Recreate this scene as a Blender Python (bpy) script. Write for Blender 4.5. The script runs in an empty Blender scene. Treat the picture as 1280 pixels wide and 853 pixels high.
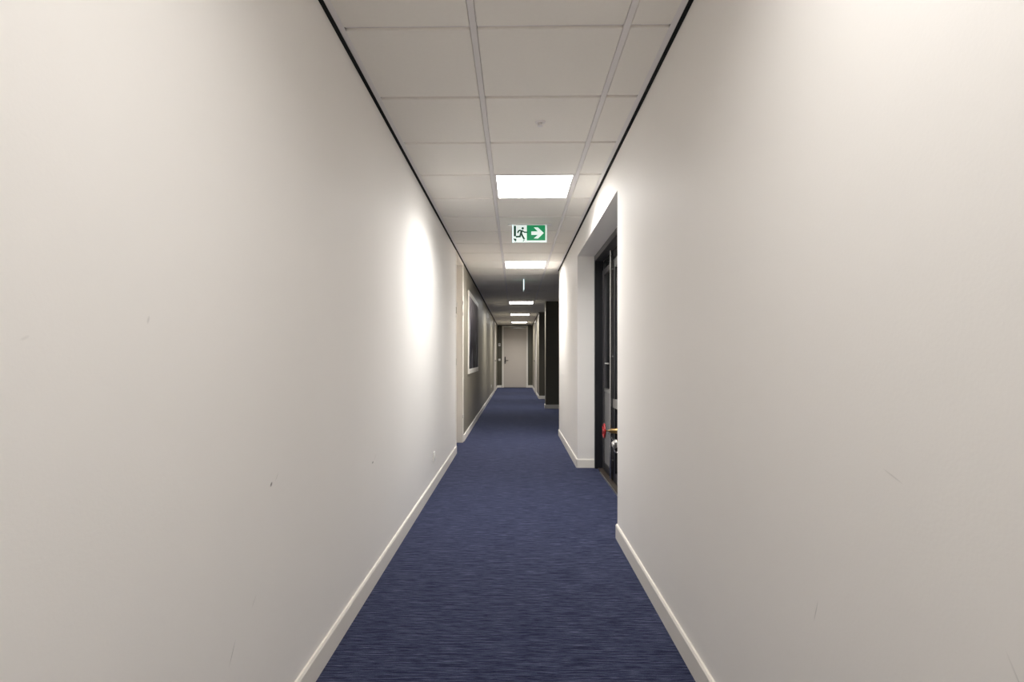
import bpy, bmesh, math, random
from mathutils import Vector, Matrix
random.seed(7)
PI = math.pi
SC = bpy.context.scene
COL = SC.collection

# ------------------------------------------------------------------ camera
H = 1.13                     # lens height
cam = bpy.data.cameras.new('camera')
cam.sensor_width = 36.0
cam.lens = 36.0 * 719.0 / 1280.0
cam.shift_x = 8.6 / 1280.0
cam.shift_y = 22.0 / 1280.0
cam.clip_start = 0.02
camo = bpy.data.objects.new('camera', cam)
COL.objects.link(camo)
camo.location = (0, 0, H)
camo.rotation_euler = (PI / 2, 0, 0.018)
SC.camera = camo

# ------------------------------------------------------------------ world / exposure
w = bpy.data.worlds.new('world'); SC.world = w
w.use_nodes = True
w.node_tree.nodes['Background'].inputs[0].default_value = (0, 0, 0, 1)
w.node_tree.nodes['Background'].inputs[1].default_value = 0.0
SC.view_settings.view_transform = 'Standard'
SC.view_settings.look = 'None'
SC.view_settings.exposure = 1.02
SC.view_settings.gamma = 1.0
SC.view_settings.use_curve_mapping = False
LAMP = 6.5                   # glow of the opal diffusers ahead
LAMP_W = 14.0                # watts through the low-glare optics of each panel ahead
LAMP_DIM = 2.4               # the dimmed panels above and behind the viewer
LAMP_DIM_W = 4.1
SPREAD = math.radians(150)
try:
    SC.cycles.max_bounces = 12
    SC.cycles.diffuse_bounces = 8
    SC.cycles.use_denoising = True
except Exception:
    pass

# ------------------------------------------------------------------ main dimensions (metres)
HC = 1.294                   # ceiling above the lens
ZC = H + HC                  # ceiling level
XL, XR = -0.710, 0.6414      # corridor walls
TILE = 0.6
RAIL_L, RAIL_R = -0.165, 0.435
def row(n): return TILE * (3.745 + n)
Y_BACK, Y_END = -4.95, 22.4
N0Y, N1Y = 3.63, 5.97        # niche in the right wall
NX = 0.815                   # depth of its reveal
NZ = 2.19                    # its soffit
Y_B = 8.48                   # end of the pale right wall
Y_P0, Y_P1 = 13.0, 13.32     # pillar
Y_C = 16.1                   # narrow part begins again
XP = 0.68
XC = 0.66
XALC = 1.75                  # depth of the alcoves
LD0, LD1 = 6.85, 7.76        # door in the left wall
BB_H, BB_T = 0.09, 0.012

# ------------------------------------------------------------------ materials
def new_mat(name):
    m = bpy.data.materials.new(name); m.use_nodes = True
    nt = m.node_tree
    return m, nt, nt.nodes['Principled BSDF']

def plain(name, col, rough=0.5, metal=0.0, spec=0.5, bump=0.0, bscale=200.0, var=0.0, vscale=3.0):
    m, nt, p = new_mat(name)
    p.inputs['Base Color'].default_value = (*col, 1)
    p.inputs['Roughness'].default_value = rough
    p.inputs['Metallic'].default_value = metal
    p.inputs['Specular IOR Level'].default_value = spec
    tc = nt.nodes.new('ShaderNodeTexCoord')
    if var > 0:
        n = nt.nodes.new('ShaderNodeTexNoise'); n.inputs['Scale'].default_value = vscale; n.inputs['Detail'].default_value = 4
        nt.links.new(tc.outputs['Object'], n.inputs['Vector'])
        mx = nt.nodes.new('ShaderNodeMix'); mx.data_type = 'RGBA'
        mx.inputs[6].default_value = (*[c * (1 - var) for c in col], 1)
        mx.inputs[7].default_value = (*[min(1, c * (1 + var)) for c in col], 1)
        nt.links.new(n.outputs['Fac'], mx.inputs[0]); nt.links.new(mx.outputs[2], p.inputs['Base Color'])
    if bump > 0:
        n = nt.nodes.new('ShaderNodeTexNoise'); n.inputs['Scale'].default_value = bscale; n.inputs['Detail'].default_value = 3
        nt.links.new(tc.outputs['Object'], n.inputs['Vector'])
        b = nt.nodes.new('ShaderNodeBump'); b.inputs['Strength'].default_value = bump; b.inputs['Distance'].default_value = 0.002
        nt.links.new(n.outputs['Fac'], b.inputs['Height']); nt.links.new(b.outputs['Normal'], p.inputs['Normal'])
    return m

def emit(name, col, strength):
    m, nt, p = new_mat(name)
    p.inputs['Base Color'].default_value = (*col, 1)
    p.inputs['Emission Color'].default_value = (*col, 1)
    p.inputs['Emission Strength'].default_value = strength
    p.inputs['Roughness'].default_value = 0.4
    return m

def wall_paint(name, col, marks):
    """roller-textured paint with a few small scuffs: marks = (y, z, length, tilt, width, darkness)"""
    m, nt, p = new_mat(name)
    N, L = nt.nodes, nt.links
    p.inputs['Roughness'].default_value = 0.6
    p.inputs['Specular IOR Level'].default_value = 0.2
    tc = N.new('ShaderNodeTexCoord')
    n = N.new('ShaderNodeTexNoise'); n.inputs['Scale'].default_value = 140; n.inputs['Detail'].default_value = 4
    L.new(tc.outputs['Object'], n.inputs['Vector'])
    b = N.new('ShaderNodeBump'); b.inputs['Strength'].default_value = 0.10; b.inputs['Distance'].default_value = 0.002
    L.new(n.outputs['Fac'], b.inputs['Height']); L.new(b.outputs['Normal'], p.inputs['Normal'])
    n2 = N.new('ShaderNodeTexNoise'); n2.inputs['Scale'].default_value = 1.7; n2.inputs['Detail'].default_value = 5
    L.new(tc.outputs['Object'], n2.inputs['Vector'])
    mx = N.new('ShaderNodeMix'); mx.data_type = 'RGBA'
    mx.inputs[6].default_value = (*[c * 0.975 for c in col], 1)
    mx.inputs[7].default_value = (*[c * 1.02 for c in col], 1)
    L.new(n2.outputs['Fac'], mx.inputs[0])
    out = mx.outputs[2]
    if marks:
        sep = N.new('ShaderNodeSeparateXYZ'); L.new(tc.outputs['Object'], sep.inputs[0])
        def math_(op, a, b_=None, clamp=False):
            k = N.new('ShaderNodeMath'); k.operation = op; k.use_clamp = clamp
            for i, v in enumerate((a, b_)):
                if v is None: continue
                if isinstance(v, (int, float)): k.inputs[i].default_value = v
                else: L.new(v, k.inputs[i])
            return k.outputs[0]
        tot = None
        for (my, mz, ln, tl, wd, dk) in marks:
            dy = math_('SUBTRACT', sep.outputs[1], my); dz = math_('SUBTRACT', sep.outputs[2], mz)
            u = math_('ADD', math_('MULTIPLY', dy, math.cos(tl) / ln), math_('MULTIPLY', dz, math.sin(tl) / ln))
            v = math_('ADD', math_('MULTIPLY', dy, -math.sin(tl) / wd), math_('MULTIPLY', dz, math.cos(tl) / wd))
            r2 = math_('ADD', math_('MULTIPLY', u, u), math_('MULTIPLY', v, v))
            f = math_('MULTIPLY', math_('SUBTRACT', 1.0, r2, True), dk)
            tot = f if tot is None else math_('ADD', tot, f, True)
        m2 = N.new('ShaderNodeMix'); m2.data_type = 'RGBA'
        L.new(tot, m2.inputs[0]); L.new(out, m2.inputs[6]); m2.inputs[7].default_value = (0.16, 0.15, 0.14, 1)
        out = m2.outputs[2]
    L.new(out, p.inputs['Base Color'])
    return m

def carpet_mat():
    m, nt, p = new_mat('navy_striated_carpet')
    N, L = nt.nodes, nt.links
    p.inputs['Roughness'].default_value = 0.95
    p.inputs['Specular IOR Level'].default_value = 0.1
    p.inputs['Sheen Weight'].default_value = 0.15
    p.inputs['Sheen Roughness'].default_value = 0.5
    p.inputs['Sheen Tint'].default_value = (0.5, 0.55, 0.8, 1)
    tc = N.new('ShaderNodeTexCoord')
    def noise(sx, sy, det, ro=0.55):
        mp = N.new('ShaderNodeMapping'); mp.inputs['Scale'].default_value = (sx, sy, 1)
        L.new(tc.outputs['Object'], mp.inputs['Vector'])
        n = N.new('ShaderNodeTexNoise'); n.inputs['Scale'].default_value = 1.0
        n.inputs['Detail'].default_value = det; n.inputs['Roughness'].default_value = ro
        L.new(mp.outputs[0], n.inputs['Vector']); return n.outputs['Fac']
    s1 = noise(6.0, 110.0, 3.0)       # long ribs across the corridor
    s2 = noise(18.0, 240.0, 2.0)     # shorter dashes
    s3 = noise(260.0, 260.0, 2.0)    # pile grain
    a = N.new('ShaderNodeMath'); a.operation = 'ADD'; L.new(s1, a.inputs[0]); L.new(s2, a.inputs[1])
    g = N.new('ShaderNodeMath'); g.operation = 'MULTIPLY_ADD'; L.new(s3, g.inputs[0]); g.inputs[1].default_value = 0.45; L.new(a.outputs[0], g.inputs[2])
    mr = N.new('ShaderNodeMapRange'); mr.inputs['From Min'].default_value = 0.92; mr.inputs['From Max'].default_value = 1.52
    L.new(g.outputs[0], mr.inputs['Value'])
    cr = N.new('ShaderNodeValToRGB')
    e = cr.color_ramp.elements
    e[0].position = 0.0; e[0].color = (0.008, 0.011, 0.034, 1)
    e[1].position = 1.0; e[1].color = (0.105, 0.116, 0.20, 1)
    for pos, c in ((0.36, (0.009, 0.012, 0.037, 1)), (0.47, (0.029, 0.035, 0.077, 1)), (0.70, (0.045, 0.053, 0.099, 1))):
        k = e.new(pos); k.color = c
    L.new(mr.outputs[0], cr.inputs[0]); L.new(cr.outputs[0], p.inputs['Base Color'])
    b = N.new('ShaderNodeBump'); b.inputs['Strength'].default_value = 0.5; b.inputs['Distance'].default_value = 0.004
    L.new(mr.outputs[0], b.inputs['Height']); L.new(b.outputs['Normal'], p.inputs['Normal'])
    return m

def artwork_mat():
    """dark photographic print: pale lilac upper part, pale branching strokes on near black below"""
    m, nt, p = new_mat('dark_abstract_print')
    N, L = nt.nodes, nt.links
    p.inputs['Roughness'].default_value = 0.6
    p.inputs['Specular IOR Level'].default_value = 0.3
    tc = N.new('ShaderNodeTexCoord')
    sep = N.new('ShaderNodeSeparateXYZ'); L.new(tc.outputs['Object'], sep.inputs[0])
    n = N.new('ShaderNodeTexNoise'); n.inputs['Scale'].default_value = 2.3; n.inputs['Detail'].default_value = 6
    mp = N.new('ShaderNodeMapping'); mp.inputs['Scale'].default_value = (1, 1.0, 0.55); mp.inputs['Rotation'].default_value = (0.5, 0, 0)
    L.new(tc.outputs['Object'], mp.inputs['Vector']); L.new(mp.outputs[0], n.inputs['Vector'])
    zr = N.new('ShaderNodeMapRange'); zr.inputs['From Min'].default_value = 0.35; zr.inputs['From Max'].default_value = 1.1
    L.new(sep.outputs[2], zr.inputs['Value'])
    k = N.new('ShaderNodeMath'); k.operation = 'MULTIPLY_ADD'; L.new(n.outputs['Fac'], k.inputs[0]); k.inputs[1].default_value = 0.9; k.inputs[2].default_value = -0.45
    s = N.new('ShaderNodeMath'); s.operation = 'ADD'; s.use_clamp = True; L.new(k.outputs[0], s.inputs[0]); L.new(zr.outputs[0], s.inputs[1])
    cr = N.new('ShaderNodeValToRGB'); e = cr.color_ramp.elements
    e[0].position = 0.05; e[0].color = (0.010, 0.009, 0.013, 1)
    e[1].position = 1.0; e[1].color = (0.40, 0.355, 0.37, 1)
    q = e.new(0.45); q.color = (0.10, 0.088, 0.10, 1)
    L.new(s.outputs[0], cr.inputs[0])
    wv = N.new('ShaderNodeTexNoise'); wv.inputs['Scale'].default_value = 1.0; wv.inputs['Detail'].default_value = 2.5
    mp2 = N.new('ShaderNodeMapping'); mp2.inputs['Scale'].default_value = (1, 5.5, 1.7); mp2.inputs['Rotation'].default_value = (-0.35, 0, 0)
    L.new(tc.outputs['Object'], mp2.inputs['Vector']); L.new(mp2.outputs[0], wv.inputs['Vector'])
    st = N.new('ShaderNodeMapRange'); st.inputs['From Min'].default_value = 0.57; st.inputs['From Max'].default_value = 0.66
    L.new(wv.outputs['Fac'], st.inputs['Value'])
    mx = N.new('ShaderNodeMix'); mx.data_type = 'RGBA'; L.new(st.outputs[0], mx.inputs[0]); L.new(cr.outputs[0], mx.inputs[6]); mx.inputs[7].default_value = (0.42, 0.42, 0.46, 1)
    L.new(mx.outputs[2], p.inputs['Base Color'])
    return m

def glass_mat():
    m, nt, p = new_mat('tinted_glass')
    p.inputs['Base Color'].default_value = (0.45, 0.47, 0.48, 1)
    p.inputs['Roughness'].default_value = 0.03
    p.inputs['Transmission Weight'].default_value = 1.0
    p.inputs['IOR'].default_value = 1.45
    return m

CREAM = (0.90, 0.873, 0.838)
M = {
 'paint_l': wall_paint('cream_wall_paint', CREAM, [
     (1.10, H + 0.075, 0.010, 1.2, 0.004, 0.2), (1.66, H - 0.366, 0.010, 0.6, 0.006, 0.9), (1.70, H - 0.352, 0.02, 0.7, 0.002, 0.25),
     (2.85, H - 0.517, 0.016, 0.1, 0.006, 0.8), (2.90, H - 0.50, 0.03, 0.5, 0.003, 0.2),
     (1.43, H - 0.74, 0.035, 1.0, 0.002, 0.45), (1.55, H - 0.66, 0.02, 0.7, 0.002, 0.25), (0.82, H + 0.03, 0.01, 0.4, 0.003, 0.1)]),
 'paint_r': wall_paint('cream_wall_paint_corridor', CREAM, [
     (1.24, H - 0.54, 0.03, 1.9, 0.002, 0.3), (0.99, H - 0.20, 0.03, 0.3, 0.002, 0.18), (0.74, H - 0.42, 0.05, 1.0, 0.002, 0.2)]),
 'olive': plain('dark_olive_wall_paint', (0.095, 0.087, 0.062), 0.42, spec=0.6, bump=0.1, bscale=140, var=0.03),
 'taupe': plain('taupe_wall_paint', (0.27, 0.245, 0.19), 0.42, spec=0.6, bump=0.1, bscale=140, var=0.03),  # lighter than olive; on right corridor faces it stands in for grazing sheen
 'white_trim': plain('off_white_lacquered_trim', (0.87, 0.83, 0.76), 0.38, bump=0.03, bscale=60, var=0.02),
 'door': plain('pale_grey_beige_door', (0.60, 0.54, 0.48), 0.45, bump=0.03, bscale=80, var=0.02),
 'tile': plain('mineral_fibre_tile', (0.925, 0.893, 0.835), 0.9, spec=0.15, bump=0.25, bscale=320, var=0.02, vscale=60),
 'rail': plain('white_lilac_steel_rail', (0.84, 0.81, 0.80), 0.45, bump=0.02),
 'slab': plain('dark_ceiling_void', (0.2, 0.19, 0.18), 0.9, bump=0.1),
 'black': plain('black_shadow_gap_profile', (0.006, 0.006, 0.006), 0.7, spec=0.2, bump=0.05),
 'carpet': carpet_mat(),
 'alu_black': plain('black_anodised_aluminium', (0.010, 0.011, 0.014), 0.35, bump=0.03),
 'alu_dark': plain('charcoal_aluminium', (0.055, 0.053, 0.058), 0.4, bump=0.03),
 'alu_grey': plain('grey_brushed_aluminium', (0.42, 0.42, 0.41), 0.32, metal=0.9, bump=0.05, bscale=300),
 'alu_bar': plain('polished_aluminium_bar', (0.40, 0.40, 0.40), 0.2, metal=1.0, bump=0.02),
 'kick': plain('grey_metal_kick_panel', (0.22, 0.22, 0.22), 0.45, metal=0.4, bump=0.04, var=0.06),
 'glass': glass_mat(),
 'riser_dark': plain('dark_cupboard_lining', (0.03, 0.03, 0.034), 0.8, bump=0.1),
 'threshold': plain('brown_threshold_mat', (0.048, 0.035, 0.026), 0.7, bump=0.3, var=0.15, vscale=40),
 'red': plain('red_enamel', (0.38, 0.008, 0.010), 0.3, bump=0.02),
 'brass': plain('brass', (0.34, 0.225, 0.10), 0.4, metal=1.0, bump=0.04, var=0.08),
 'chrome': plain('chromed_metal', (0.75, 0.75, 0.74), 0.2, metal=1.0, bump=0.01),
 'alu_cast': plain('cast_aluminium', (0.72, 0.70, 0.66), 0.4, metal=0.55, bump=0.1),
 'steel_dark': plain('dark_bronze_door_fitting', (0.045, 0.042, 0.04), 0.35, metal=0.6, bump=0.02),
 'plastic': plain('white_plastic', (0.80, 0.78, 0.74), 0.35, bump=0.01),
 'shade': plain('grey_plastic', (0.35, 0.34, 0.33), 0.5, bump=0.01),
 'lamp': emit('glowing_opal_diffuser', (1.0, 0.98, 0.95), LAMP),
 'lamp_dim': emit('dimmed_opal_diffuser', (1.0, 0.985, 0.965), LAMP_DIM),
 'sign_white': emit('lit_white_acrylic', (0.78, 0.90, 0.86), 0.27),
 'sign_green': emit('lit_green_film', (0.0, 0.20, 0.072), 0.36),
 'sign_dark': emit('dark_green_film', (0.0, 0.05, 0.025), 0.2),
 'sign_edge': emit('glowing_acrylic_edge', (0.72, 0.95, 1.0), 0.9),
 'art': artwork_mat(),
}

# ------------------------------------------------------------------ mesh helpers
def bm_box(bm, x0, x1, y0, y1, z0, z1, bev=0.0):
    r = bmesh.ops.create_cube(bm, size=1.0)
    vs = r['verts']
    for v in vs:
        v.co = Vector((x0 + (v.co.x + .5) * (x1 - x0), y0 + (v.co.y + .5) * (y1 - y0), z0 + (v.co.z + .5) * (z1 - z0)))
    if bev > 0:
        es = {e for v in vs for e in v.link_edges}
        bmesh.ops.bevel(bm, geom=list(es), offset=bev, segments=1, affect='EDGES', profile=0.5)
    return bm

def bm_lathe(bm, prof, M4, seg=24, cap=True):
    """prof: list of (radius, height along local z)"""
    rings = []
    for r, h in prof:
        rings.append([bm.verts.new(M4 @ Vector((r * math.cos(2*PI*k/seg), r * math.sin(2*PI*k/seg), h))) for k in range(seg)])
    for a, b in zip(rings, rings[1:]):
        for k in range(seg):
            bm.faces.new((a[k], a[(k+1) % seg], b[(k+1) % seg], b[k]))
    if cap:
        bm.faces.new(list(reversed(rings[0]))); bm.faces.new(rings[-1])
    return bm

def axis_matrix(loc, direction):
    d = Vector(direction).normalized()
    return Matrix.Translation(Vector(loc)) @ d.to_track_quat('Z', 'Y').to_matrix().to_4x4()

def bm_rod(bm, a, b, r, seg=12, r2=None):
    a, b = Vector(a), Vector(b)
    return bm_lathe(bm, [(r, 0), (r if r2 is None else r2, (b - a).length)], axis_matrix(a, b - a), seg)

def bm_torus(bm, R, r, M4, seg=28, sub=8, sx=1.0, lump=0.0):
    rings = []
    for i in range(seg):
        a = 2*PI*i/seg; RR = R * (1 + lump * math.cos(5 * a))
        rings.append([bm.verts.new(M4 @ Vector(((RR + r*math.cos(2*PI*j/sub))*math.cos(a)*sx, (RR + r*math.cos(2*PI*j/sub))*math.sin(a), r*math.sin(2*PI*j/sub)))) for j in range(sub)])
    for i in range(seg):
        A, B = rings[i], rings[(i+1) % seg]
        for j in range(sub):
            bm.faces.new((A[j], B[j], B[(j+1) % sub], A[(j+1) % sub]))
    return bm

def bm_prism(bm, pts, y0, y1):
    """polygon in local xz extruded along y (front face at y0)"""
    a = [bm.verts.new((x, y0, z)) for x, z in pts]; b = [bm.verts.new((x, y1, z)) for x, z in pts]
    n = len(pts)
    bm.faces.new(a); bm.faces.new(list(reversed(b)))
    for i in range(n):
        bm.faces.new((a[i], b[i], b[(i+1) % n], a[(i+1) % n]))
    return bm

def obj(name, bm, mat, parent=None, loc=(0, 0, 0), smooth=False):
    bmesh.ops.recalc_face_normals(bm, faces=bm.faces[:])
    me = bpy.data.meshes.new(name); bm.to_mesh(me); bm.free()
    me.materials.append(M[mat])
    if smooth:
        for p in me.polygons: p.use_smooth = True
        try: me.set_sharp_from_angle(angle=math.radians(40))
        except Exception: pass
    o = bpy.data.objects.new(name, me); COL.objects.link(o)
    o.location = loc
    if parent: o.parent = parent
    return o

def box(name, mat, x0, x1, y0, y1, z0, z1, parent=None, bev=0.0):
    return obj(name, bm_box(bmesh.new(), x0, x1, y0, y1, z0, z1, bev), mat, parent)

def link_mesh(name, me, parent, loc):
    o = bpy.data.objects.new(name, me); COL.objects.link(o); o.location = loc; o.parent = parent
    return o

def empty(name, loc, rz=0.0):
    o = bpy.data.objects.new(name, None); COL.objects.link(o)
    o.location = loc; o.rotation_euler = (0, 0, rz); o.empty_display_size = 0.1
    return o

def tag(o, label, cat, group=None):
    o['label'] = label; o['category'] = cat
    if group: o['group'] = group
    return o

def struct(o, label, cat):
    o['kind'] = 'structure'; o['label'] = label; o['category'] = cat
    return o

def boxes(name, mat, lst, parent=None, bev=0.0):
    bm = bmesh.new()
    for b in lst: bm_box(bm, *b, bev)
    return obj(name, bm, mat, parent)

# ------------------------------------------------------------------ floor and walls
struct(boxes('floor', 'carpet', [(-2.2, 2.4, Y_BACK, Y_END + .2, -0.05, 0.0)]),
       'navy blue carpet with fine streaks across the corridor', 'floor')
ZT = ZC + 0.12
struct(box('wall_left', 'paint_l', XL - 0.16, XL, Y_BACK, LD0 - 0.0, 0, ZT), 'long cream painted wall on the left', 'wall')
struct(box('wall_left_far', 'taupe', XL - 0.16, XL, LD1 + 0.0, Y_END, 0, ZT), 'dark taupe wall on the left beyond the white door frame', 'wall')
struct(boxes('wall_right', 'paint_r', [(XR, 2.3, Y_BACK, N0Y, 0, ZT), (XR, 2.3, N0Y, N1Y, NZ, ZT), (XR, 2.3, N1Y, Y_B, 0, ZT)]),
       'cream painted wall on the right with a recessed doorway', 'wall')
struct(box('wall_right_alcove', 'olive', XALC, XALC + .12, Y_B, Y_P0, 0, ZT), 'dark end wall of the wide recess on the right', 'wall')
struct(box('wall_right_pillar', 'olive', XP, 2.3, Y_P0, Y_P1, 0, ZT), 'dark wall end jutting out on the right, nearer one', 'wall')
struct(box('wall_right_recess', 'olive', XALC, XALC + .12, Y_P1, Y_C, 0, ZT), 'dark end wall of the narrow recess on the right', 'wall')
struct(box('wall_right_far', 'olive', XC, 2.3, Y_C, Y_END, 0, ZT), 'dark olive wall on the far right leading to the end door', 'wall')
for o in COL.objects:          # grazing sheen put into the colour: faces along the corridor taupe, ends darker
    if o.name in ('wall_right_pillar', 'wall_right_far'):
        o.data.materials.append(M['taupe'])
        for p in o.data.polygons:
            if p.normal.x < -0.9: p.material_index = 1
struct(box('wall_end', 'olive', -1.0, 2.3, Y_END, Y_END + .15, 0, ZT), 'dark olive wall closing the corridor around the end door', 'wall')
struct(box('wall_back', 'paint_r', -1.0, 2.3, Y_BACK - .12, Y_BACK, 0, ZT), 'cream wall closing the corridor behind the viewer', 'wall')

# ------------------------------------------------------------------ ceiling: void slab, tiles, rails, tees, wall angles
ceil = struct(box('ceiling', 'slab', -1.0, 2.3, Y_BACK - .12, Y_END + .15, ZC + 0.05, ZC + 0.12), 'suspended ceiling of pale square tiles between lengthwise rails', 'ceiling')
GAPW, ANG = 0.017, 0.024
RW = 0.0125
def tile_mesh(wx):
    bm = bm_box(bmesh.new(), -wx/2, wx/2, -TILE/2 + 0.0125, TILE/2 - 0.0125, 0.0, 0.016, 0.002)
    bmesh.ops.recalc_face_normals(bm, faces=bm.faces[:])
    me = bpy.data.meshes.new('ceiling_tile'); bm.to_mesh(me); bm.free(); me.materials.append(M['tile'])
    return me
def tee_mesh(wx):
    bm = bm_box(bmesh.new(), -wx/2, wx/2, -0.012, 0.012, 0.0, 0.003)
    me = bpy.data.meshes.new('cross_tee'); bm.to_mesh(me); bm.free(); me.materials.append(M['rail'])
    return me
g = RW + 0.002
cols = {'l': (XL + GAPW + ANG - 0.002, RAIL_L - g), 'm': (RAIL_L + g, RAIL_R - g), 'r': (RAIL_R + g, XR - GAPW - ANG + 0.002),
        'a': (RAIL_R + g, RAIL_R + TILE - g), 'b': (RAIL_R + TILE + g, RAIL_R + 2*TILE - g), 'c': (RAIL_R + 2*TILE + g, XALC),
        'f': (RAIL_R + g, XC - GAPW - ANG + 0.002)}
tm = {k: tile_mesh(b - a) for k, (a, b) in cols.items()}
te = {k: tee_mesh(b - a) for k, (a, b) in cols.items()}
N_FIRST, N_LAST = -12, 33
LIGHT_ROWS = (-9, -3, 3, 9, 18, 24, 30)
def right_cols(n):
    y0, y1 = row(n), row(n + 1); ym = (y0 + y1) / 2
    if ym < Y_B: return ['r']
    if ym < Y_C: return ['a', 'b', 'c']
    return ['f']
for n in range(N_FIRST, N_LAST):
    yc = row(n) + TILE/2
    if yc + TILE/2 > Y_END + 0.2: break
    for k in ['l', 'm'] + right_cols(n):
        a, b = cols[k]
        if not (k == 'm' and n in LIGHT_ROWS):
            link_mesh('ceiling_tile', tm[k], ceil, ((a + b)/2, yc, ZC + random.uniform(-0.0004, 0.0004)))
        link_mesh('cross_tee', te[k], ceil, ((a + b)/2, row(n), ZC + 0.011))
for x in (RAIL_L, RAIL_R):
    box('ceiling_rail', 'rail', x - RW, x + RW, Y_BACK, Y_END - 0.02, ZC + 0.0005, ZC + 0.02, ceil, 0.001)
for x in (RAIL_R + TILE, RAIL_R + 2*TILE):
    box('ceiling_rail', 'rail', x - RW, x + RW, Y_B, Y_P0, ZC + 0.0005, ZC + 0.02, ceil, 0.001)
    box('ceiling_rail', 'rail', x - RW, x + RW, Y_P1, Y_C, ZC + 0.0005, ZC + 0.02, ceil, 0.001)
box('wall_angle', 'rail', XL + GAPW, XL + GAPW + ANG, Y_BACK, Y_END - GAPW, ZC - 0.001, ZC + 0.002, ceil)
box('wall_angle', 'rail', XR - GAPW - ANG, XR - GAPW, Y_BACK, Y_B, ZC - 0.001, ZC + 0.002, ceil)
box('wall_angle', 'rail', XC - GAPW - ANG, XC - GAPW, Y_C, Y_END - GAPW, ZC - 0.001, ZC + 0.002, ceil)
box('wall_angle', 'rail', XL + GAPW + ANG, XC - GAPW - ANG, Y_END - GAPW - ANG, Y_END - GAPW, ZC - 0.001, ZC + 0.002, ceil)
struct(box('trim_1', 'black', XL, XL + GAPW, Y_BACK, Y_END, ZC - 0.004, ZC + 0.03), 'black shadow gap strip along the top of the left wall', 'trim')
struct(box('trim_2', 'black', XR - GAPW, XR, Y_BACK, Y_B, ZC - 0.004, ZC + 0.03), 'black shadow gap strip along the top of the near right wall', 'trim')
struct(box('trim_3', 'black', XC - GAPW, XC, Y_C, Y_END, ZC - 0.004, ZC + 0.03), 'black shadow gap strip along the top of the far right wall', 'trim')
struct(box('trim_4', 'black', XL + GAPW, XC - GAPW, Y_END - GAPW, Y_END, ZC - 0.004, ZC + 0.03), 'black shadow gap strip above the end door', 'trim')

# ------------------------------------------------------------------ baseboards
def base_run(bm, p0, p1, nrm):
    """board against a wall from p0 to p1 (plan points), bulging along nrm, chamfered top"""
    p0, p1, nrm = Vector((*p0, 0)), Vector((*p1, 0)), Vector((*nrm, 0))
    prof = [(0, 0), (BB_T, 0), (BB_T, BB_H - 0.008), (BB_T - 0.005, BB_H), (0, BB_H)]
    a = [bm.verts.new(p0 + nrm * t + Vector((0, 0, z))) for t, z in prof]
    b = [bm.verts.new(p1 + nrm * t + Vector((0, 0, z))) for t, z in prof]
    n = len(prof)
    bm.faces.new(a); bm.faces.new(list(reversed(b)))
    for i in range(n): bm.faces.new((a[i], b[i], b[(i+1) % n], a[(i+1) % n]))
def baseboard(name, runs, label):
    bm = bmesh.new()
    for r in runs: base_run(bm, *r)
    struct(obj(name, bm, 'white_trim'), label, 'baseboard')
L_FR0 = LD0 - 0.20          # frame faces of the left door
L_FR1 = LD1 + 0.06
baseboard('baseboard_left', [((XL, Y_BACK), (XL, LD0 - 0.004), (1, 0))], 'white baseboard along the cream left wall')
baseboard('baseboard_left_far', [((XL, L_FR1), (XL, 19.0), (1, 0)), ((XL, 20.2), (XL, Y_END), (1, 0))], 'white baseboard along the dark left wall')
baseboard('baseboard_right', [((XR, Y_BACK), (XR, N0Y + 0.001), (-1, 0))], 'white baseboard along the near right wall')
baseboard('baseboard_right_middle', [((XR - BB_T, N1Y), (NX - 0.001, N1Y), (0, -1)), ((XR, N1Y - BB_T), (XR, Y_B), (-1, 0))], 'white baseboard around the wall between doorway and wide recess')
baseboard('baseboard_right_pillar', [((XP - BB_T, Y_P0), (XALC, Y_P0), (0, -1)), ((XP, Y_P0 - BB_T), (XP, Y_P1), (-1, 0))], 'white baseboard around the nearer dark wall end')
baseboard('baseboard_right_far', [((XC - BB_T, Y_C), (XALC, Y_C), (0, -1)), ((XC, Y_C - BB_T), (XC, 18.05), (-1, 0)), ((XC, 19.25), (XC, Y_END), (-1, 0))], 'white baseboard along the far right wall')
baseboard('baseboard_alcove', [((XALC, Y_B), (XALC, Y_P0), (-1, 0)), ((XALC, Y_P1), (XALC, Y_C), (-1, 0))], 'white baseboard inside the right hand recesses')
baseboard('baseboard_end', [((XL + BB_T, Y_END), (-0.535, Y_END), (0, -1)), ((0.49, Y_END), (XC - BB_T, Y_END), (0, -1))], 'white baseboard either side of the end door')

# ------------------------------------------------------------------ doors
# end door
d = struct(empty('door_1', (-0.02, Y_END, 0)), 'pale flush door with dark lever handle closing the corridor', 'door')
DW, DH = 0.505, 2.35
boxes('door_frame', 'white_trim', [(-DW, -DW + .07, -0.03, 0.0, 0, DH), (DW - .07, DW, -0.03, 0.0, 0, DH)], d, 0.003)
box('frame_head', 'white_trim', -DW, DW, -0.03, 0.0, DH - 0.001, DH + 0.05, d, 0.003)
leaf = box('door_leaf', 'door', -DW + .073, DW - .073, -0.022, 0.0, 0.012, DH - 0.004, d, 0.002)
box('door_closer_rail', 'alu_grey', -0.12, DW - .09, -0.055, -0.024, DH - 0.045, DH - 0.012, d, 0.003)
hs = box('handle_plate', 'steel_dark', -DW + .10, -DW + .145, -0.032, -0.0225, 0.93, 1.20, leaf, 0.003)
bm = bmesh.new()
bm_rod(bm, (-DW + .122, -0.03, 1.06), (-DW + .122, -0.075, 1.06), 0.010)
bm_rod(bm, (-DW + .112, -0.075, 1.06), (-DW + .245, -0.075, 1.06), 0.010)
obj('lever', bm, 'steel_dark', leaf, smooth=True)
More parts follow.
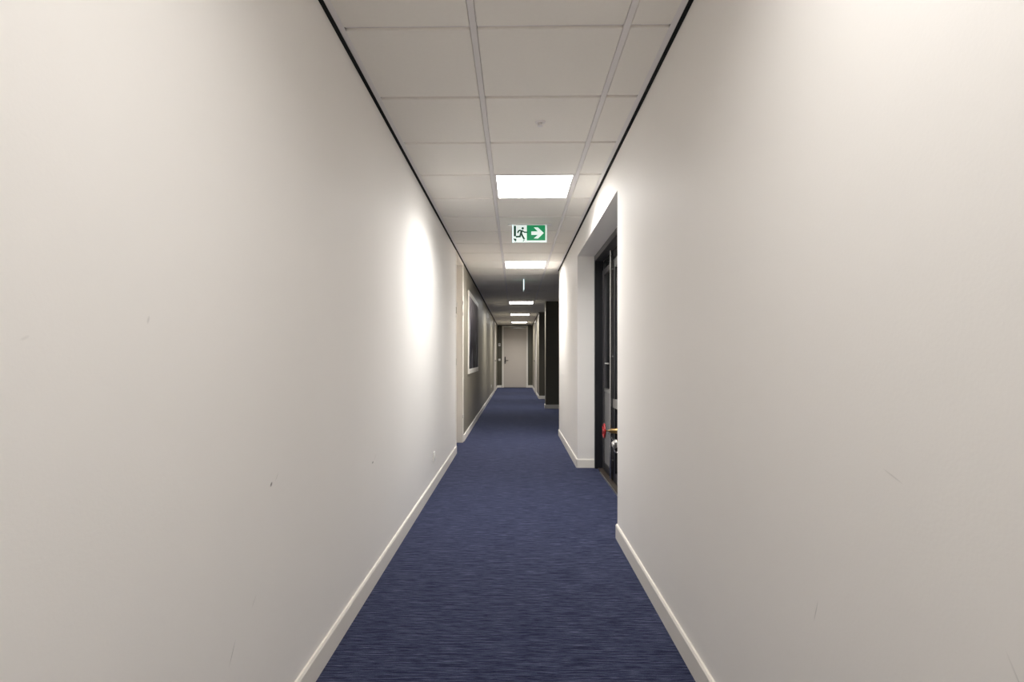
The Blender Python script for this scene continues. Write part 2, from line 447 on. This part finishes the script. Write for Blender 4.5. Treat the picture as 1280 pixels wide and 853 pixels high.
bm = bmesh.new(); bm_lathe(bm, [(0.012, 0), (0.012, 0.006), (0.008, 0.008)], axis_matrix((-DW + .122, -0.032, 0.965), (0, -1, 0)), 14)
obj('lock_cylinder', bm, 'alu_grey', leaf, smooth=True)

# doorway in the left wall: full-height white frame, leaf set back
d = struct(empty('door_2', (XL, LD0, 0)), 'full height white framed doorway in the left wall', 'door')
REV = 0.13
box('door_frame', 'white_trim', -0.15, 0.004, LD1 - LD0 - 0.045, LD1 - LD0 + 0.06, 0, ZC - 0.003, d, 0.002)
box('door_frame', 'white_trim', -0.15, 0.0035, -0.20 + 0.17, 0.035, 0.0, ZC - 0.003, d, 0.002)
box('frame_head', 'white_trim', -0.15, 0.002, 0.035, LD1 - LD0 - 0.045, 2.38, ZC - 0.003, d, 0.002)
leaf = box('door_leaf', 'door', -0.165, -REV, 0.037, LD1 - LD0 - 0.047, 0.01, 2.377, d, 0.002)
for z in (0.35, 1.73, 1.88):  # small white pegs along the far jamb edge
    bm = bmesh.new(); bm_rod(bm, (0.006, LD1 - LD0 - 0.050, z - 0.022), (0.006, LD1 - LD0 - 0.050, z + 0.022), 0.009, 10)
    obj('white_peg', bm, 'plastic', d, smooth=True)
bm = bmesh.new()
bm_rod(bm, (-REV, 0.10, 1.06), (-REV + .05, 0.10, 1.06), 0.009); bm_rod(bm, (-REV + .05, 0.09, 1.06), (-REV + .05, 0.22, 1.06), 0.009)
obj('lever', bm, 'steel_dark', leaf, smooth=True)
box('strike_plate', 'alu_grey', 0.0035, 0.0052, -0.022, 0.004, 1.05, 1.13, d, 0.0005)
box('contact_strip', 'steel_dark', 0.0035, 0.0075, -0.026, -0.014, 1.665, 1.745, d, 0.001)
box('white_block', 'plastic', 0.0035, 0.014, -0.03, -0.004, 1.615, 1.65, d, 0.002)  # small white blocks on the near frame face
box('white_block', 'plastic', 0.0035, 0.014, 0.008, 0.032, 1.75, 1.80, d, 0.002)
d['label'] = 'full height white framed doorway in the left wall'

# frame in the left wall close to the end
d = struct(empty('door_3', (XL, 19.0, 0)), 'pale door with white frame in the left wall near the end', 'door')
box('door_frame', 'white_trim', 0.0, 0.022, 0.0, 0.09, 0, 2.36, d, 0.003)
box('door_frame', 'white_trim', 0.0, 0.022, 1.11, 1.20, 0, 2.36, d, 0.003)
box('frame_head', 'white_trim', 0.0, 0.022, 0.09, 1.11, 2.29, 2.36, d, 0.003)
leaf = box('door_leaf', 'door', 0.0, 0.012, 0.093, 1.107, 0.01, 2.287, d, 0.002)
bm = bmesh.new(); bm_rod(bm, (0.012, 0.17, 1.06), (0.06, 0.17, 1.06), 0.009); bm_rod(bm, (0.06, 0.16, 1.06), (0.06, 0.29, 1.06), 0.009)
obj('lever', bm, 'steel_dark', leaf, smooth=True)

# door in the far right wall
d = struct(empty('door_4', (XC, 18.05, 0)), 'pale door with white frame in the far right wall', 'door')
box('door_frame', 'white_trim', -0.022, 0.0, 0.0, 0.09, 0, 2.36, d, 0.003)
box('door_frame', 'white_trim', -0.022, 0.0, 1.11, 1.20, 0, 2.36, d, 0.003)
box('frame_head', 'white_trim', -0.022, 0.0, 0.09, 1.11, 2.29, 2.36, d, 0.003)
leaf = box('door_leaf', 'door', -0.012, 0.0, 0.093, 1.107, 0.01, 2.287, d, 0.002)
bm = bmesh.new(); bm_rod(bm, (-0.012, 1.03, 1.06), (-0.06, 1.03, 1.06), 0.009); bm_rod(bm, (-0.06, 1.04, 1.06), (-0.06, 0.91, 1.06), 0.009)
obj('lever', bm, 'steel_dark', leaf, smooth=True)

# dark glazed doors set back in the right wall
d = struct(empty('door_5', (NX, N1Y, 0)), 'black aluminium glazed doors set back in the right wall', 'door')
yF, yN = -0.003, N0Y - N1Y + 0.003            # far and near ends of the opening, local y
box('frame_post', 'alu_black', 0.0, 0.088, yF - 0.05, yF, 0.0, NZ - 0.062, d, 0.002)
box('frame_post', 'alu_black', 0.0, 0.088, yN, yN + 0.05, 0.0, NZ - 0.062, d, 0.002)
box('frame_head', 'alu_dark', 0.0, 0.088, yN, yF, NZ - 0.060, NZ - 0.002, d, 0.002)
xa, xb = 0.075, 0.115
e0, e1 = yF - 0.052, -0.67                     # narrow leaf
lf = box('leaf_stile', 'alu_dark', xa, xb, e0 - 0.13, e0, 0.012, 2.03, d, 0.002)
box('leaf_stile', 'alu_black', xa, xb, e1, e1 + 0.05, 0.012, 2.03, d, 0.002)
box('leaf_rail', 'alu_dark', xa, xb, e1 + .052, e0 - .132, 1.97, 2.03, d, 0.002)
box('leaf_rail', 'alu_black', xa, xb, e1 + .052, e0 - .132, 0.012, 0.09, d, 0.002)
box('leaf_rail', 'alu_grey', xa, xb, e1 + .052, e0 - .132, 0.80, 0.835, d, 0.002)
box('glass_pane', 'glass', xa + .015, xa + .025, e1 + .052, e0 - .132, 0.837, 1.968, d)
box('kick_panel', 'kick', xa + .004, xa + .03, e0 - 0.47, e0 - 0.002, 0.092, 0.798, d, 0.002)
box('transom_pane', 'glass', xa + .015, xa + .025, yN + .052, e0, 2.04, NZ - 0.064, d)
bm = bmesh.new(); bm_rod(bm, (0.057, -0.69, 0.03), (0.057, -0.69, 2.12), 0.011, 20)
pb = obj('pull_bar', bm, 'alu_bar', d, smooth=True)
bm = bmesh.new()
for z in (0.2, 1.15, 1.95): bm_rod(bm, (0.057, -0.69, z), (0.09, -0.69, z), 0.006, 10)
obj('bar_bracket', bm, 'alu_grey', pb, smooth=True)
bm = bmesh.new()
bm_rod(bm, (0.076, e1 + .03, 1.085), (0.038, e1 + .03, 1.085), 0.008); bm_rod(bm, (0.038, e1 + .02, 1.085), (0.038, e1 + .16, 1.085), 0.009)
obj('lever', bm, 'chrome', d, smooth=True)
f1 = e1 - 0.045                                # wide leaf, its lower panel open for the valve
box('leaf_stile', 'alu_black', xa, xb, f1 - 0.09, f1, 0.012, 2.03, d, 0.002)
box('leaf_stile', 'alu_black', xa, xb, yN + .052, yN + .13, 0.012, 2.03, d, 0.002)
box('leaf_rail', 'alu_black', xa, xb, yN + .132, f1 - .092, 1.95, 2.03, d, 0.002)
box('leaf_rail', 'alu_grey', xa, xb, yN + .132, f1 - .0, 0.685, 0.765, d, 0.002).location = (-0.004, 0, 0)
box('leaf_rail', 'alu_black', xa, xb, yN + .132, f1 - .092, 0.012, 0.10, d, 0.002)
box('glass_pane', 'glass', xa + .015, xa + .025, yN + .132, f1 - .092, 0.767, 1.948, d)
box('darkening_lining', 'riser_dark', 0.42, 0.44, yN, yF, 0.0, NZ - .002, d)  # lining boxes added so the space behind the doors stays dark
box('darkening_lining', 'riser_dark', 0.12, 0.42, yN, yN + .01, 0.0, NZ - .002, d)
box('darkening_lining', 'riser_dark', 0.12, 0.42, yF - .01, yF, 0.0, NZ - .002, d)
box('darkening_lining', 'riser_dark', 0.12, 0.42, e1 - .02, e1 - .005, 0.0, NZ - .002, d)
box('darkening_lining', 'riser_dark', 0.12, 0.42, yN + .01, yF - .01, NZ - .012, NZ - .002, d)
box('darkening_lining', 'riser_dark', 0.12, 0.42, yN + .01, yF - .01, 0.0, 0.008, d)
box('threshold', 'threshold', 0.03, 0.12, yN, yF, 0.0, 0.006, d, 0.001)
box('threshold_strip', 'alu_grey', 0.018, 0.03, yN, yF - 0.25, 0.0, 0.009, d, 0.001)

# ------------------------------------------------------------------ ceiling lights
LABELS = {-9: 'square ceiling light panel farthest behind the viewer', -3: 'square ceiling light panel directly above the viewer',
          3: 'square ceiling light panel in front of the green exit sign, largest in view',
          9: 'square ceiling light panel just behind the green exit sign, second largest',
          18: 'thin looking ceiling light panel beyond the edge-on sign, third from the viewer',
          24: 'ceiling light panel over the far corridor, second from the end door',
          30: 'ceiling light panel nearest the end door, smallest in view'}
cx = (RAIL_L + RAIL_R) / 2
hw = TILE/2 - RW - 0.002; hl = TILE/2 - 0.004
def build_light():
    r = empty('ceiling_light', (0, 0, 0))
    bm = bmesh.new(); b = 0.016
    bm_box(bm, -hw, -hw + b, -hl, hl, -0.001, 0.03); bm_box(bm, hw - b, hw, -hl, hl, -0.001, 0.03)
    bm_box(bm, -hw + b, hw - b, -hl, -hl + b, -0.001, 0.03); bm_box(bm, -hw + b, hw - b, hl - b, hl, -0.001, 0.03)
    obj('frame', bm, 'rail', r)
    box('diffuser', 'lamp', -hw + b, hw - b, -hl + b, hl - b, 0.001, 0.012, r)
    return r
def copy_tree(o, parent=None):
    c = o.copy(); COL.objects.link(c); c.parent = parent
    for ch in list(o.children):
        if ch.type == 'MESH': copy_tree(ch, c)
    return c
proto = build_light()
dm = [c for c in proto.children if c.name.startswith('diffuser')][0].data
dim_mesh = dm.copy(); dim_mesh.materials[0] = M['lamp_dim']
for i, n in enumerate(sorted(LIGHT_ROWS, reverse=True)):
    o = proto if i == 0 else copy_tree(proto)
    o.location = (cx, row(n) + TILE/2, ZC)
    if n < 0:
        for ch in o.children:
            if ch.name.startswith('diffuser'):
                ch.data = dim_mesh
    ld = bpy.data.lights.new('panel_optics', 'AREA')
    ld.shape = 'RECTANGLE'; ld.size = 2*hw - 0.036; ld.size_y = 2*hl - 0.036
    ld.energy = LAMP_W if n > 0 else LAMP_DIM_W
    ld.color = (1.0, 0.985, 0.96); ld.spread = SPREAD
    lo = bpy.data.objects.new('panel_optics', ld); COL.objects.link(lo)
    lo.parent = o; lo.location = (0, 0, 0.0005)
    tag(o, LABELS[n], 'ceiling light', 'recessed ceiling light panels')

# ------------------------------------------------------------------ exit signs
SW, SH = 0.326, 0.166
def sp(px, py):               # pixel of the enlarged sign -> local x, z (top of plate at z = -0.012)
    return ((px - 110) / 935 * SW - SW / 2, -0.012 - (py - 215) / 475 * SH)
def stroke(bm, pts, wd, y0, y1):
    for a, b in zip(pts, pts[1:]):
        a, b = Vector(sp(*a)), Vector(sp(*b)); t = (b - a).normalized(); nrm = Vector((-t.y, t.x)) * wd / 2; a2, b2 = a - t * wd * .3, b + t * wd * .3
        bm_prism(bm, [tuple(a2 + nrm), tuple(b2 + nrm), tuple(b2 - nrm), tuple(a2 - nrm)], y0, y1)
def build_sign(sides):
    r = empty('exit_sign', (0, 0, 0))
    box('mounting_rail', 'rail', -0.21, 0.21, -0.016, 0.016, -0.012, 0.0, r, 0.003)
    x0, z0 = sp(110, 690); x1, z1 = sp(1045, 215)
    pl = box('acrylic_plate', 'sign_white', x0, x1, -0.005, 0.005, z0, z1, r, 0.0012)
    e = 0.0035
    box('glowing_edge', 'sign_edge', x0 - e, x0, -0.006, 0.006, z0, z1, r)
    def rect(bm, a, b, y0, y1):
        (xa_, za), (xb_, zb) = sp(*a), sp(*b)
        bm_prism(bm, [(xa_, za), (xb_, za), (xb_, zb), (xa_, zb)], y0, y1)
    for s in sides:
        y = lambda k: (s * (0.0052 + 0.0003 * k), s * 0.005)
        bm = bmesh.new(); rect(bm, (495, 219), (1003, 636), *y(0)); obj('green_field', bm, 'sign_green', pl)
        bm = bmesh.new(); rect(bm, (134, 234), (196, 520), *y(0))
        bm_prism(bm, [sp(134, 560), sp(160, 590), sp(205, 585), sp(205, 640), sp(180, 662), sp(134, 610)], *y(0)); obj('door_symbol', bm, 'sign_dark', pl)
        bm = bmesh.new()
        bm_prism(bm, [sp(685, 278), (sp(800, 278)), sp(962, 432), sp(800, 586), sp(685, 580), sp(795, 484), sp(618, 484), sp(618, 388), sp(795, 388)], *y(1))
        obj('arrow', bm, 'sign_white', pl)
        bm = bmesh.new()
        cxh, czh = sp(380, 302)
        bm_prism(bm, [(cxh + 0.0115 * math.cos(2*PI*k/18), czh + 0.0115 * math.sin(2*PI*k/18)) for k in range(18)], *y(1))
        bm_prism(bm, [sp(290, 345), sp(350, 350), sp(385, 368), sp(375, 400), sp(360, 450), sp(318, 450), sp(312, 400), sp(318, 372)], *y(1))
        stroke(bm, [(310, 356), (270, 372), (244, 416)], 0.013, *y(2))
        stroke(bm, [(372, 368), (425, 408), (505, 412)], 0.0115, *y(2))
        stroke(bm, [(330, 440), (305, 528), (205, 534)], 0.016, *y(3))
        stroke(bm, [(345, 445), (378, 520), (420, 592)], 0.016, *y(2))
        stroke(bm, [(425, 625), (392, 655)], 0.0065, *y(2))
        obj('running_figure', bm, 'sign_dark', pl)
    return r
s1 = build_sign((-1,))
s1.location = (0.138, 5.53, ZC)
tag(s1, 'green exit sign with running figure and right arrow hanging below the ceiling', 'exit sign', 'hanging exit signs')
s2 = build_sign((-1, 1))
s2.location = (0.134, 9.47, ZC); s2.rotation_euler = (0, 0, PI/2)
tag(s2, 'exit sign seen edge-on as a thin glowing line under the far ceiling', 'exit sign', 'hanging exit signs')

# ------------------------------------------------------------------ sprinkler
r = tag(empty('sprinkler_head', (cx, row(1) + TILE/2, ZC)), 'small white sprinkler head in the middle of a ceiling tile', 'sprinkler')
bm = bmesh.new(); bm_lathe(bm, [(0.030, 0.0), (0.029, -0.003), (0.020, -0.006), (0.013, -0.006)], Matrix.Identity(4), 28); obj('escutcheon', bm, 'rail', r, smooth=True)
bm = bmesh.new(); bm_lathe(bm, [(0.012, -0.004), (0.012, -0.014), (0.007, -0.016), (0.006, -0.020)], Matrix.Identity(4), 20); obj('body', bm, 'rail', r, smooth=True)
bm = bmesh.new(); bm_lathe(bm, [(0.004, -0.019), (0.015, -0.0215), (0.015, -0.023), (0.003, -0.024)], Matrix.Identity(4), 20); obj('deflector', bm, 'rail', r, smooth=True)

# ------------------------------------------------------------------ sockets and switches
def socket(loc, label, rz):
    r = tag(empty('wall_socket', loc, rz), label, 'socket', 'white wall sockets')
    pl = obj('cover_plate', bm_box(bmesh.new(), 0, 0.012, -0.041, 0.041, -0.041, 0.041, 0.003), 'plastic', r)
    bm = bmesh.new(); bm_lathe(bm, [(0.030, 0.0), (0.030, 0.0165), (0.026, 0.0175), (0.021, 0.0128)], axis_matrix((0, 0, 0), (1, 0, 0)), 28)
    ins = obj('socket_insert', bm, 'plastic', r, smooth=True)
    bm = bmesh.new()
    for s in (-1, 1): bm_lathe(bm, [(0.0032, 0.010), (0.0032, 0.0133)], axis_matrix((0, s * 0.0095, 0), (1, 0, 0)), 10)
    obj('pin_hole', bm, 'steel_dark', ins)
    return r
socket((XL, 4.98, H - 0.85), 'white wall socket low on the cream left wall', 0)
socket((XL, 16.7, H - 0.80), 'white wall socket low on the dark left wall near the end', 0)
r = tag(empty('thermostat', (-0.625, Y_END, 1.67)), 'small white thermostat on the dark wall beside the end door, above the switch', 'thermostat')
obj('housing', bm_box(bmesh.new(), -0.042, 0.042, -0.03, 0, -0.06, 0.06, 0.006), 'plastic', r)
obj('display', bm_box(bmesh.new(), -0.026, 0.026, -0.0315, -0.03, 0.0, 0.035), 'shade', r)
r = tag(empty('light_switch', (-0.625, Y_END, 1.085)), 'small white light switch on the dark wall beside the end door handle', 'switch')
obj('cover_plate', bm_box(bmesh.new(), -0.041, 0.041, -0.011, 0, -0.041, 0.041, 0.003), 'plastic', r)
obj('rocker', bm_box(bmesh.new(), -0.028, 0.028, -0.016, -0.011, -0.028, 0.028, 0.002), 'plastic', r)

# ------------------------------------------------------------------ picture on the dark left wall
PY0, PY1, PZ0, PZ1 = 8.55, 10.72, 0.90, 2.15
r = tag(empty('wall_picture', (XL, PY0, PZ0)), 'large dark abstract print in a white frame on the left wall', 'picture')
w_, h_ = PY1 - PY0, PZ1 - PZ0
fb = 0.075
box('backing_board', 'plastic', 0.0, 0.012, 0.01, w_ - .01, 0.01, h_ - .01, r)
for nm, b in (('frame_side', (0.0, 0.020, 0.0, 0.02, 0.0, h_)), ('frame_side', (0.0, 0.020, w_ - 0.02, w_, 0.0, h_)),
              ('frame_rail', (0.0, 0.020, 0.02, w_ - 0.02, 0.0, fb)), ('frame_rail', (0.0, 0.020, 0.02, w_ - 0.02, h_ - fb, h_))):
    box(nm, 'white_trim', *b, r, 0.002)
box('artwork', 'art', 0.012, 0.017, 0.02, w_ - 0.02, fb, h_ - fb, r)

# ------------------------------------------------------------------ riser valve in the glazed cupboard
VY = 5.15
r = tag(empty('riser_valve', (1.02, VY, 0.0)), 'brass fire riser valve with red handwheel in the dark doorway', 'valve')
bm = bmesh.new(); bm_rod(bm, (0, 0, 0.008), (0, 0, 1.6), 0.035, 20); obj('riser_pipe', bm, 'red', r, smooth=True)
wz = 0.485
bm = bmesh.new()
bm_lathe(bm, [(0.030, 0.0), (0.024, 0.02), (0.024, 0.07), (0.028, 0.085), (0.030, 0.095), (0.030, 0.112), (0.024, 0.122), (0.022, 0.168), (0.012, 0.178), (0.010, 0.19)], axis_matrix((-0.0, 0, wz), (-1, 0, 0)), 20)
obj('valve_body', bm, 'brass', r, smooth=True)
bm = bmesh.new(); bm_rod(bm, (-0.185, 0, wz), (-0.240, 0, wz), 0.006, 12); obj('spindle', bm, 'brass', r, smooth=True)
WM = axis_matrix((-0.229, 0, wz), (-1, 0, 0))
bm = bmesh.new()
bm_torus(bm, 0.058, 0.0085, WM, 40, 10, lump=0.05)
bm_lathe(bm, [(0.014, -0.010), (0.016, -0.006), (0.016, 0.008), (0.010, 0.011)], WM, 18)
for k in range(5):
    a = 2*PI*k/5
    bm_rod(bm, WM @ Vector((0.012*math.cos(a), 0.012*math.sin(a), 0)), WM @ Vector((0.057*math.cos(a), 0.057*math.sin(a), 0.002)), 0.006, 8)
obj('handwheel', bm, 'red', r, smooth=True)
od = Vector((-0.90, 0.0, -0.42)).normalized()
o0 = Vector((-0.03, 0, wz - 0.075))
bm = bmesh.new(); bm_rod(bm, (-0.01, 0, wz), tuple(o0), 0.026, 18); bm_rod(bm, tuple(o0 - od*0.02), tuple(o0 + od*0.085), 0.027, 18)
obj('outlet', bm, 'brass', r, smooth=True)
bm = bmesh.new(); CM = axis_matrix(o0 + od*0.085, od)
bm_lathe(bm, [(0.030, 0.0), (0.036, 0.004), (0.036, 0.016), (0.030, 0.022), (0.033, 0.026), (0.033, 0.042), (0.026, 0.050), (0.010, 0.052)], CM, 22)
for k in range(2):
    a = PI*k + 0.5
    v = CM @ Vector((0.034*math.cos(a), 0.034*math.sin(a), 0.012)); u = CM @ Vector((0.046*math.cos(a), 0.046*math.sin(a), 0.034)); bm_rod(bm, v, u, 0.009, 10, 0.006)
obj('coupling_cap', bm, 'alu_cast', r, smooth=True)
bm = bmesh.new()
def chain(bm, a, b, sag, n):
    a, b = Vector(a), Vector(b)
    for i in range(n):
        t = (i + .5) / n; p = a.lerp(b, t) + Vector((0, 0, -sag * 4 * t * (1 - t)))
        q = a.lerp(b, t + .01) + Vector((0, 0, -sag * 4 * (t + .01) * (1 - t - .01)))
        dr = (q - p).normalized()
        side = dr.cross(Vector((0, 1, 0))).normalized() if i % 2 else Vector((0, 1, 0))
        M4 = axis_matrix(p, side); up = M4.to_3x3().inverted() @ dr; ang = math.atan2(up.y, up.x)
        bm_torus(bm, 0.0065, 0.0017, M4 @ Matrix.Rotation(ang, 4, 'Z'), 10, 5, sx=1.45)
cp = o0 + od * 0.135
chain(bm, cp, (-0.07, -0.03, wz - 0.045), 0.10, 16)
obj('chain', bm, 'chrome', r, smooth=True)
bm = bmesh.new()
chain(bm, (-0.185, 0.012, wz - 0.012), (-0.12, 0.0, wz - 0.08), 0.03, 8)
obj('chain', bm, 'chrome', r, smooth=True)
